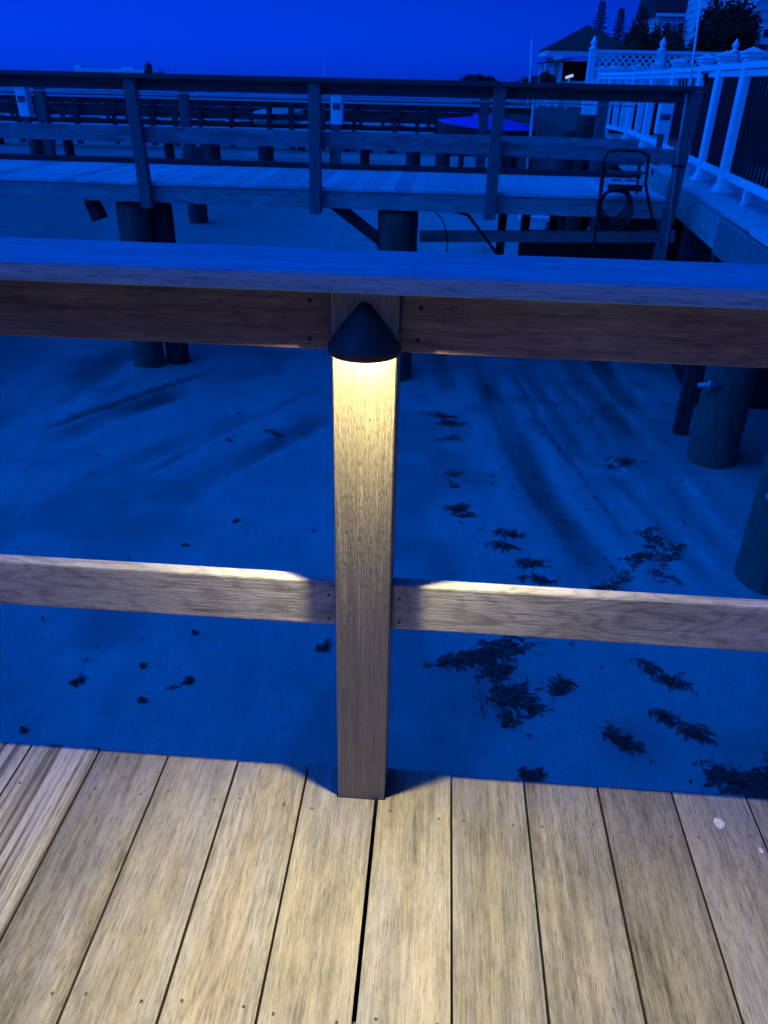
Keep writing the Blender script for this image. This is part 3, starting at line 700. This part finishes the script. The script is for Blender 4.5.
an_ = thing('pergola', 'small white pergola with sloping dark roof left of the gazebo', 'pergola', (4.1, 33.2, .3))
G2 = lambda o: at(an_, o)
s = MB(); s.bar((3.42,33.2,1.83),(4.75,33.2,2.02),.9,.05); G2(s.build('roof', M['farcap'], bevel=.01))
for x in (3.55,3.98,4.30): G2(MB().box(x-.06,x+.06,32.95,33.07,.3,1.80+(x-3.42)*.13).build('post', M['whitepaint'], bevel=.01))
G2(MB().box(3.6,4.35,33.0,33.06,.4,1.0).build('skirt_panel', M['whitepaint'], bevel=.01))
tag(MB().tube([(3.45,36,-1.5),(3.45,36,1.4),(3.36,36,2.75)], [.05,.045,.03], 8).build('flagpole', M['whitepaint'], smooth=True), 'thin pale pole standing alone left of the gazebo', 'pole')
tag(core([(3.42,30,1.32,.22,.2,.22),(3.62,30,1.25,.2,.2,.2)], 1.).build('small_bush', M['leaf']), 'small dark bush at the foot of the pale pole', 'bush')
t = thing('wall_light', 'small bright light glowing below the gazebo eave', 'light', (4.42, 33.4, 1.36))
m_ = plain('lit_fixture', (.75,.9,1.), .4, 0, .02, 3, 0, emit=.55)
s = MB(); s.bar((4.28,31.2,1.36),(4.55,31.2,1.45),.1,.09); at(t, s.build('diffuser', m_, bevel=.02)); at(t, MB().box(4.38,4.46,31.2,31.24,.36,1.33).build('stand', M['whitepaint']))

def house(name, label, x0, x1, y0, y1, z0, ze, ridge, wins, roof='roof_b', along='X', ov=.35):
    t = thing(name, label, 'house', ((x0+x1)/2, y0, z0))
    s = MB(); s.box(x0, x1, y0, y1, z0, ze); z = z0
    at(t, s.build('wall', M['siding']))
    s = MB(); z = z0+.1                                       # lap siding courses proud of the wall
    while z < ze-.1: s.add([(x0-.012,y0-.018,z),(x1+.012,y0-.018,z),(x1+.012,y0-.003,z+.17),(x0-.012,y0-.003,z+.17)], [(0,1,2,3)]); s.add([(x0-.018,y0,z),(x0-.018,y1,z),(x0-.003,y1,z+.17),(x0-.003,y0,z+.17)], [(3,2,1,0)]); z += .18
    at(t, s.build('siding', M['siding']))
    s = MB(); a, c, d, e = x0-ov, x1+ov, y0-ov, y1+ov; ym = (y0+y1)/2; xm = (x0+x1)/2
    if along == 'X': s.add([(a,d,ze+.002),(c,d,ze+.002),(c,e,ze+.002),(a,e,ze+.002),(a,ym,ridge),(c,ym,ridge)], [(3,2,1,0),(0,1,5,4),(2,3,4,5),(1,2,5),(3,0,4)])
    at(t, s.build('roof', M[roof]))
    at(t, MB().box(a, c, d-.03, d-.004, ze-.12, ze+.06).build('fascia', M['whitepaint'], bevel=.006))
    for (wx, wz, ww, wh) in wins:
        f = MB(); f.box(wx-ww/2-.08, wx+ww/2+.08, y0-.05, y0-.022, wz-wh/2-.08, wz+wh/2+.08); f = at(t, f.build('window', M['whitepaint'], bevel=.01))
        g = MB(); g.box(wx-ww/2, wx+ww/2, y0-.056, y0-.052, wz-wh/2, wz+wh/2); g = g.build('pane', M['glass']); g.parent = f; 
    return t
house('house', 'distant house with dark gabled roof and pale walls beyond the conifers', 13.7, 22.5, 60, 66, .3, 5.25, 9.0, [(14.3,4.5,.4,.6),(15.2,4.5,.4,.6),(16.3,4.5,.4,.6)])
house('house', 'pale house with black windows at the right edge beyond the lattice fence', 7.12, 14, 20.6, 27, .3, 6.2, 8.5, [(7.42,2.30,.16,.16),(7.40,2.02,.22,.12),(8.9,2.2,.8,1.0)], ov=.0)
house('house', 'pale house showing a wavy strip of wall above the dark shrub', 9.25, 13.8, 29.5, 33, .3, 5.5, 7.5, [(10.5,4.4,.8,.8)], ov=.1)
cs = [(10.9+i*.95, 52+rnd.uniform(-.4,.4), 3.1+rnd.uniform(-.5,.5), .7, .7, .9) for i in range(5)]
bush('shrub_row', 'row of dark shrubs in front of the distant gabled house', 'shrubs', cs, 9000, .16, 5, (12, 52, .3))

# ------------------------------------------------------------------ docks, boats and the far shore
def dock(name, label, y, x0, x1, zd, zr, step, w_, double=False, seed=1, group='docks in the middle distance'):
    rs = random.Random(seed); t = thing(name, label, 'dock', ((x0+x1)/2, y, GZ), group)
    D_ = lambda o: at(t, o)
    D_(MB().box(x0, x1, y, y+w_, zd-.05, zd).build('deck', M['fardeck'], bevel=.01)); D_(MB().box(x0, x1, y-.05, y-.003, zd-.24, zd-.03).build('fascia', M['darkpile']))
    D_(MB().box(x0, x1, y-.10, y+.06, zr-.06, zr).build('cap_rail', M['fardeck'], bevel=.01)); D_(MB().box(x0, x1, y-.03, y+.03, zr-.22, zr-.07).build('upper_rail', M['darkpile']))
    zm = zd+(zr-zd)*.45; D_(MB().box(x0, x1, y-.03, y+.03, zm-.07, zm+.09).build('mid_rail', M['darkpile']))
    if double: D_(MB().box(x0, x1, y+w_-.06, y+w_+.02, zr-.10, zr).build('cap_rail', M['farcap']))
    x = x0+.2
    while x < x1:
        r = .09 if rs.random() < .6 else .13
        D_(MB().box(x-r/1.4, x+r/1.4, y-.16, y-.105, zd-.5, zr-.061).build('post', M['darkpile'])); 
        if rs.random() < .45: D_(pile(x+.3, y+.3, .16, GZ-.5, zd-.06, 'darkpile', n=10))
        if rs.random() < .35: D_(MB().box(x+.25, x+.9, y-.12, y-.055, zd-.32, zd+.02).build('bumper', M['black']))
        x += step*rs.uniform(.6, 1.3)
    return t
dock('dock', 'low railed dock crossing the flats behind the far pier', 26, -19, 2.7, -.35, .55, 1.0, 1.8, True, 3)
dock('dock', 'slim dock with close-set posts, between the first and second docks', 33, -24, 1.0, -.42, .50, 1.0, 1.2, False, 8)
dock('dock', 'second dock farther out, just above the low railed dock', 41, -32, 6.5, -.35, .42, 1.8, 2, False, 4)
dock('dock', 'outermost thin dock before the far shore', 64, -52, 8, -.5, .35, 2.3, 2, False, 5)
for i, (x, y) in enumerate(((-7.55, 25.2), (-7.25, 25.2), (-5.75, 25.2), (-5.45, 25.2))):
    tag(pile(x, y, .10, GZ-.4, -.3, 'darkpile', name='dock_pile', n=10), ['dark pile under the dock, first of the left pair', 'dark pile under the dock, second of the left pair', 'dark pile under the dock, first of the pair near the centre post', 'dark pile under the dock, second of the pair near the centre post'][i], 'pile', group='paired piles below the dock')
for i, (x, y) in enumerate(((-4.9, 15.2), (-6.0, 20.5), (-4.6, 20.5), (-.72, 20.), (.02, 20.))):
    t = thing('capped_pile', ['mooring pile with pale rounded top behind the leftmost far posts', 'pale-topped mooring pile left of the paired piles', 'pale-topped mooring pile between the paired piles', 'pale-topped mooring pile right of the centre post', 'pale-topped mooring pile below the far mid rail, right of the centre pile'][i], 'pile', (x, y, GZ), group='pale-topped mooring piles')
    at(t, pile(x, y, .19, GZ-.3, -.35, 'darkpile', name='shaft', n=14)); at(t, pile(x, y, .2, -.345, -.05, 'treated_z', name='top', n=14))
def boat(name, label, cx_, cy_, cz_, L_, W_, H_, m1, m2, rot=0):
    t = thing(name, label, 'boat', (cx_, cy_, cz_)); t.rotation_euler = (0, 0, rot)
    n = 14; vs = []; fs = []
    for i in range(n+1):
        u = i/n; w_ = W_/2*(math.sin(math.pi*min(1, .12+u*.88))**.6 if u < .999 else .04); x = (u-.5)*L_; rise = .25*H_*u**3
        for k in range(9):
            a = math.pi*k/8; vs.append((x, -w_*math.cos(a), -math.sin(a)**.7*H_*.75 + H_*.75 + rise))
    for i in range(n):
        for k in range(8): fs.append((i*9+k, i*9+k+1, (i+1)*9+k+1, (i+1)*9+k))
    fs.append(tuple(range(9)))
    s = MB(); s.add(vs, fs); s.build('hull', M[m1], t, smooth=True)
    vs = []; fs = []
    for i in range(n+1):
        u = i/n; w_ = W_/2*(math.sin(math.pi*min(1, .12+u*.88))**.6 if u < .999 else .04)*1.02; x = (u-.5)*L_; rise = .25*H_*u**3
        for k in range(7):
            a = k/6; vs.append((x, w_*(2*a-1), H_*.76+rise+.42*H_*math.sin(math.pi*a)*math.sin(math.pi*min(1,.1+u*.85))))
    for i in range(n):
        for k in range(6): fs.append((i*7+k, i*7+k+1, (i+1)*7+k+1, (i+1)*7+k))
    s = MB(); s.add(vs, fs); s.build('cover', M[m2], t, smooth=True)
    return t
cb = boat('covered_boat', 'boat under a bright blue cover behind the far pier', 1.10, 21.5, -.36, 2.5, 1.5, .62, 'darkhull', 'bluetarp', R(178))
tag(MB().box(.45,.57,20.9,22.1,GZ-.2,-.40).box(1.6,1.72,20.9,22.1,GZ-.2,-.40).box(.3,1.85,21.4,21.6,-.55,-.42).build('boat_cradle', M['darkpile']), 'dark timber cradle carrying the blue-covered boat', 'boat cradle')
boat('dinghy', 'pale greenish dinghy on the dock left of the centre post', -6.5, 32, -.45, 1.9, 1.0, .5, 'hull', 'hull', R(4))
# long white ferry, beacon, masts on the bay
t = thing('white_ferry', 'long low white vessel on the horizon at the left', 'boat', (-93, 240, -1.6))
at(t, MB().box(-105.5,-81,238,243,-1.6,1.95).build('hull', M['whitepaint'], bevel=.2)); at(t, MB().box(-105.5,-103.5,239,242,2.0,2.8).build('cabin', M['whitepaint'], bevel=.1))
at(t, MB().tube([(-105,240,2.82),(-105,240,4.6)], .2, 8).build('mast', M['whitepaint'])); at(t, MB().box(-92,-88.5,239,242,2.0,2.6).build('cabin', M['whitepaint'], bevel=.1))
t = thing('beacon', 'dark rounded channel beacon at the right end of the white vessel', 'beacon', (-84, 238, -1.6))
at(t, MB().tube([(-83.2,236,-1.6),(-83.2,236,2.2),(-83.2,236,3.1),(-83.2,236,3.7)], [1.3,1.1,1.1,.6], 12).build('tower', M['darkhull'], smooth=True)); at(t, MB().tube([(-83.2,236,3.72),(-83.2,236,4.1)], .25, 8).build('lantern', M['darkhull']))
for x, y, z1, r, lab in ((-11.53, 80, 2.4, .09, 'white mast sticking up above the far handrail right of its centre post'), (-76, 235, 3.2, .2, 'tiny white mast on the bay beside the leaning far post')):
    t = thing('sailboat', lab, 'sailboat', (x, y, -1.6))
    at(t, MB().tube([(x,y,-1.2),(x-.01,y,z1)], [r, r*.7], 8).build('mast', M['whitepaint'])); at(t, MB().box(x-1.2,x+1.2,y-.5,y+.5,-1.65,-1.15).build('hull', M['whitepaint'], bevel=.2))
# far shore
nn = 400; vs = []; fs = []
for i in range(nn+1):
    x = -900+1800*i/nn; top = .55+.5*mnoise.noise(Vector((x*.02, 3, 0)))+.5*mnoise.noise(Vector((x*.09,7,0)))
    for dy, z in ((0,-1.8),(4,top*.2-.4),(14,top),(60,top*1.1),(110,-1.8)): vs.append((x, 262+dy+6*mnoise.noise(Vector((x*.01,0,5))), z))
for i in range(nn):
    for k in range(4): fs.append((i*5+k, (i+1)*5+k, (i+1)*5+k+1, i*5+k+1))
s = MB(); s.add(vs, fs); tag(s.build('far_shore', M['shore'], smooth=True), kind='structure')
for i, (x, w_, h_) in enumerate(((8, 5, 3.1), (28, 6, 2.9), (45,7,2.6))):
    tag(leafmass([(x,275,1.0,w_,2,h_-1.0),(x+w_*.7,275,.8,w_*.7,2,h_-1.5)], 1500, .9, 50+i).build('far_trees', M['leaf']), ['dark tree clump on the far shore, leftmost bump over the handrail', 'dark tree clump on the far shore, middle bump over the handrail', 'dark tree clump on the far shore nearest the gazebo'][i], 'trees', group='tree clumps on the far shore')
rs = random.Random(5)
for i in range(16):
    x = -88+i*9+rs.uniform(-3,3)
    s = MB(); w_ = rs.uniform(1.2,3.5); s.box(x, x+w_, 256, 259, -1.2, rs.uniform(-.3,.5)); o = s.build('shore_cottage', M['whitepaint'])
    tag(o, 'tiny pale cottage in the row along the far shore', 'cottage', group='tiny pale cottages along the far shore')

# ------------------------------------------------------------------ seaweed on the sand
def ground_z(x, y):
    i = np.searchsorted(xs, x)-1; j = np.searchsorted(ys, y)-1
    return float(Zg[j, i:i+2].mean()+Zg[j+1, i:i+2].mean())/2
def weed(s, x, y, n, spread, ang, seed, L0=.05, aniso=2.2):
    rs = random.Random(seed)
    for _ in range(n):
        u = rs.gauss(0, spread*aniso**.5)*.6; v = rs.gauss(0, spread/aniso**.5)*.6
        px_ = x+u*math.cos(ang)-v*math.sin(ang); py_ = y+u*math.sin(ang)+v*math.cos(ang)
        a = ang+rs.gauss(0, .8); L_ = L0*rs.uniform(.4,1.7); w_ = rs.choice((rs.uniform(.004,.010), rs.uniform(.007,.018))); pts = []
        bend = rs.gauss(0, 1.4); m_ = 5; zz = ground_z(px_, py_)
        vs = []
        for k in range(m_+1):
            f = k/m_; ww = w_*math.sin(math.pi*(.12+.82*f)); z = zz+.003+.012*rs.random()*math.sin(math.pi*f)+rs.random()*.004
            nxv, nyv = -math.sin(a), math.cos(a)
            vs += [(px_+nxv*ww/2, py_+nyv*ww/2, z), (px_-nxv*ww/2, py_-nyv*ww/2, z+rs.uniform(-.003,.004)), (px_, py_, z-.003)]
            px_ += math.cos(a)*L_/m_; py_ += math.sin(a)*L_/m_; a += bend/m_
        fs = []
        for k in range(m_):
            for q_, r_ in ((0,1),(1,2),(2,0)): fs.append((k*3+q_, k*3+r_, k*3+3+r_, k*3+3+q_))
        s.add(vs, fs)
clumps = [  # label, [(x, y, n, spread, angle)]
 ('largest seaweed clump below the mid rail, with a long tail to the left', [(.50,2.20,110,.10,.5),(.46,2.03,70,.06,1.3),(.38,2.14,70,.06,.3),(.29,2.08,60,.06,.4),(.22,2.055,34,.045,.3),(.55,1.86,110,.07,.2),(.63,1.80,50,.05,-.5),(.53,2.03,60,.06,1.4),(.54,1.72,30,.05,1.4),(.53,1.68,24,.03,1.2)]),
 ('compact oval seaweed clump just right of the largest clump', [(.80,1.93,120,.035,.9)]),
 ('ragged seaweed wisp right of centre below the mid rail', [(1.28,2.14,40,.05,-.6),(1.38,2.04,50,.05,-.3)]),
 ('elongated seaweed wisp above the right deck edge', [(1.28,1.78,45,.035,-.9),(1.38,1.70,70,.05,-.25)]),
 ('two-part seaweed clump right of the largest clump, near the deck edge', [(1.01,1.63,70,.04,-.6),(1.07,1.59,30,.03,-.4)]),
 ('dark seaweed heap at the lower right corner of the sand', [(1.48,1.44,140,.08,-.4),(1.60,1.40,160,.08,.3),(1.70,1.48,110,.08,.5),(1.52,1.33,80,.07,0),(1.74,1.36,80,.07,0)]),
 ('small dark clump peeping over the deck edge right of the post', [(.60,1.37,70,.03,.2)]),
 ('topmost of the seaweed clumps right of the lit post', [(.15,5.50,60,.09,-.5),(.24,5.32,60,.08,-.3)]),
 ('small seaweed clump second down right of the lit post', [(.25,5.0,26,.05,.2)]),
 ('small seaweed clump third down right of the lit post', [(.28,4.35,26,.045,.5),(.26,4.15,14,.04,1.4)]),
 ('rounded seaweed clump halfway between upper and mid rails right of the post', [(.30,3.80,80,.06,.2),(.35,3.70,30,.04,0)]),
 ('seaweed clump with a flat leaf just above the mid rail', [(.62,3.47,40,.05,-.3),(.69,3.45,24,.05,.1),(.60,3.3,60,.05,-.5)]),
 ('broken seaweed clump touching the mid rail from above', [(.75,3.10,60,.06,.1),(.80,2.93,60,.05,-.4)]),
 ('branching dark twig of seaweed left of the right-hand pile', [(1.60,4.62,40,.07,.6),(1.68,4.70,24,.06,.2),(1.5,4.6,14,.06,0)]),
 ('long slanting seaweed streak above the mid rail at the right', [(1.30,2.98,30,.06,.9),(1.42,3.18,36,.07,.9),(1.18,2.88,36,.05,.3),(1.5,3.25,20,.05,.9),(1.56,3.05,24,.06,-.9)]),
 ('tangled seaweed patch between the streak and the near pile', [(1.58,3.55,26,.07,.5),(1.62,3.42,40,.07,1.),(1.70,3.30,36,.07,1.1),(1.6,3.22,30,.06,.2)]),
 ('small dark seaweed bit near the top left of the sand, double lump', [(-1.29,4.95,18,.035,0),(-1.22,4.92,8,.025,0)]),
 ('small dark seaweed bit at the far left below the mid rail', [(-1.62,1.77,30,.018,.3)]),
 ('small oval seaweed bit left of the post below the mid rail', [(-1.05,1.79,24,.013,.7),(-1.12,1.74,6,.01,.7)]),
 ('small seaweed bit just left of the post under the mid rail', [(-.42,2.12,26,.018,.4)]),
]
for i, (lab, parts) in enumerate(clumps):
    s = MB()
    for j, (x, y, n, sp_, an2) in enumerate(parts): weed(s, x, y, int(n*.8), sp_, an2, i*20+j, L0=.035+.25*sp_)
    tag(s.build('seaweed_clump', M['weed']), lab, 'seaweed', group='dark seaweed clumps on the sand')
s = MB(); rs = random.Random(99)
for _ in range(190):
    x = rs.uniform(-3.2, 2.1); y = rs.uniform(1.2, 8)
    if rs.random() < .4: x = rs.gauss(.9, .6)
    weed(s, x, y, rs.choice((1,1,2,3)), .012, rs.uniform(0,3), rs.random(), L0=.018)
for x, y in ((-1.31,1.89),(-1.22,1.65),(-1.7,1.43),(-1.12,2.18),(-1.64,5.31),(-1.57,4.7),(-1.45,3.07),(-1.2,3.4)):
    weed(s, x, y, 12, .012, rs.uniform(0,3), rs.random(), L0=.02)
tag(s.build('seaweed_scraps', M['weed']), 'tiny dark scraps of seaweed scattered over the sand', 'seaweed', kind='stuff')

# ------------------------------------------------------------------ added wall behind the camera, out of view, blocks sky light from deck and post
t = thing('house', 'added pale wall with one window, unseen behind the deck, shading deck and post', 'house', (0, -2.4, GZ))
at(t, MB().box(-7, 7, -2.9, -2.4, -1.6, 2.7).build('wall', M['siding']))
s = MB(); z = -1.4
while z < 2.5: s.add([(-7,-2.382,z),(7,-2.382,z),(7,-2.397,z+.17),(-7,-2.397,z+.17)], [(0,1,2,3)]); z += .18
at(t, s.build('siding', M['siding'])); at(t, MB().box(-7.3,7.3,-3.2,-1.9,2.71,2.9).build('eave', M['whitepaint'], bevel=.02))
f_ = at(t, MB().box(-1.1,.1,-2.378,-2.34,.9,2.2).build('window', M['whitepaint'], bevel=.01)); g_ = MB().box(-1.0,0,-2.336,-2.33,1.0,2.1).build('pane', M['glass']); g_.parent = f_; g_.matrix_parent_inverse = Matrix.Identity(4)

# ------------------------------------------------------------------ sky and light
world = bpy.data.worlds.new("World"); scene.world = world; world.use_nodes = True
nt = world.node_tree; nt.nodes.clear(); L = nt.links.new
out = nt.nodes.new('ShaderNodeOutputWorld'); bg = nt.nodes.new('ShaderNodeBackground')
sk = nt.nodes.new('ShaderNodeTexSky'); sk.sky_type = 'NISHITA'; sk.sun_disc = False
sk.sun_elevation = R(14); sk.sun_rotation = R(140); sk.altitude = 0; sk.air_density = 1.; sk.dust_density = .3; sk.ozone_density = 4.
bw = nt.nodes.new('ShaderNodeRGBToBW'); L(sk.outputs[0], bw.inputs[0])
# deep blue hour: the sky's brightness through a saturated dusk blue
mul = mixc(nt, 1., bw.outputs[0], (.0, .048, .87), 'MULTIPLY')
L(mul, bg.inputs['Color']); bg.inputs['Strength'].default_value = .15
L(bg.outputs[0], out.inputs[0])
sun = bpy.data.lights.new('dusk_sun', 'SUN'); sun.energy = 4.8; sun.color = (.0, .13, 1.0); sun.angle = R(110)
so = bpy.data.objects.new('dusk_sun', sun); col.objects.link(so); so.rotation_euler = Vector((-.78,-.14,.62)).to_track_quat('Z','Y').to_euler()

# ------------------------------------------------------------------ camera
cam = bpy.data.cameras.new('camera'); co = bpy.data.objects.new('camera', cam); col.objects.link(co)
cx, cy, H, yaw, pitch, roll, f = .0942, -.9847, 1.1952, R(-3.657), R(29.735), R(1.333), 758.12
fw = Vector((math.sin(yaw)*math.cos(pitch), math.cos(yaw)*math.cos(pitch), -math.sin(pitch)))
r = Vector((math.cos(yaw), -math.sin(yaw), 0)); u = r.cross(fw)
r2 = r*math.cos(roll)+u*math.sin(roll); u2 = -r*math.sin(roll)+u*math.cos(roll)
co.matrix_world = Matrix(((r2.x,u2.x,-fw.x,cx),(r2.y,u2.y,-fw.y,cy),(r2.z,u2.z,-fw.z,H),(0,0,0,1)))
cam.sensor_fit = 'VERTICAL'; cam.sensor_height = 36; cam.lens = 36*f/1024; cam.clip_start = .02; cam.clip_end = 6000
scene.camera = co
scene.view_settings.view_transform = 'Standard'; scene.view_settings.look = 'None'
scene.view_settings.exposure = 0; scene.view_settings.gamma = 1; scene.view_settings.use_curve_mapping = False
scene.render.resolution_x = 768; scene.render.resolution_y = 1024
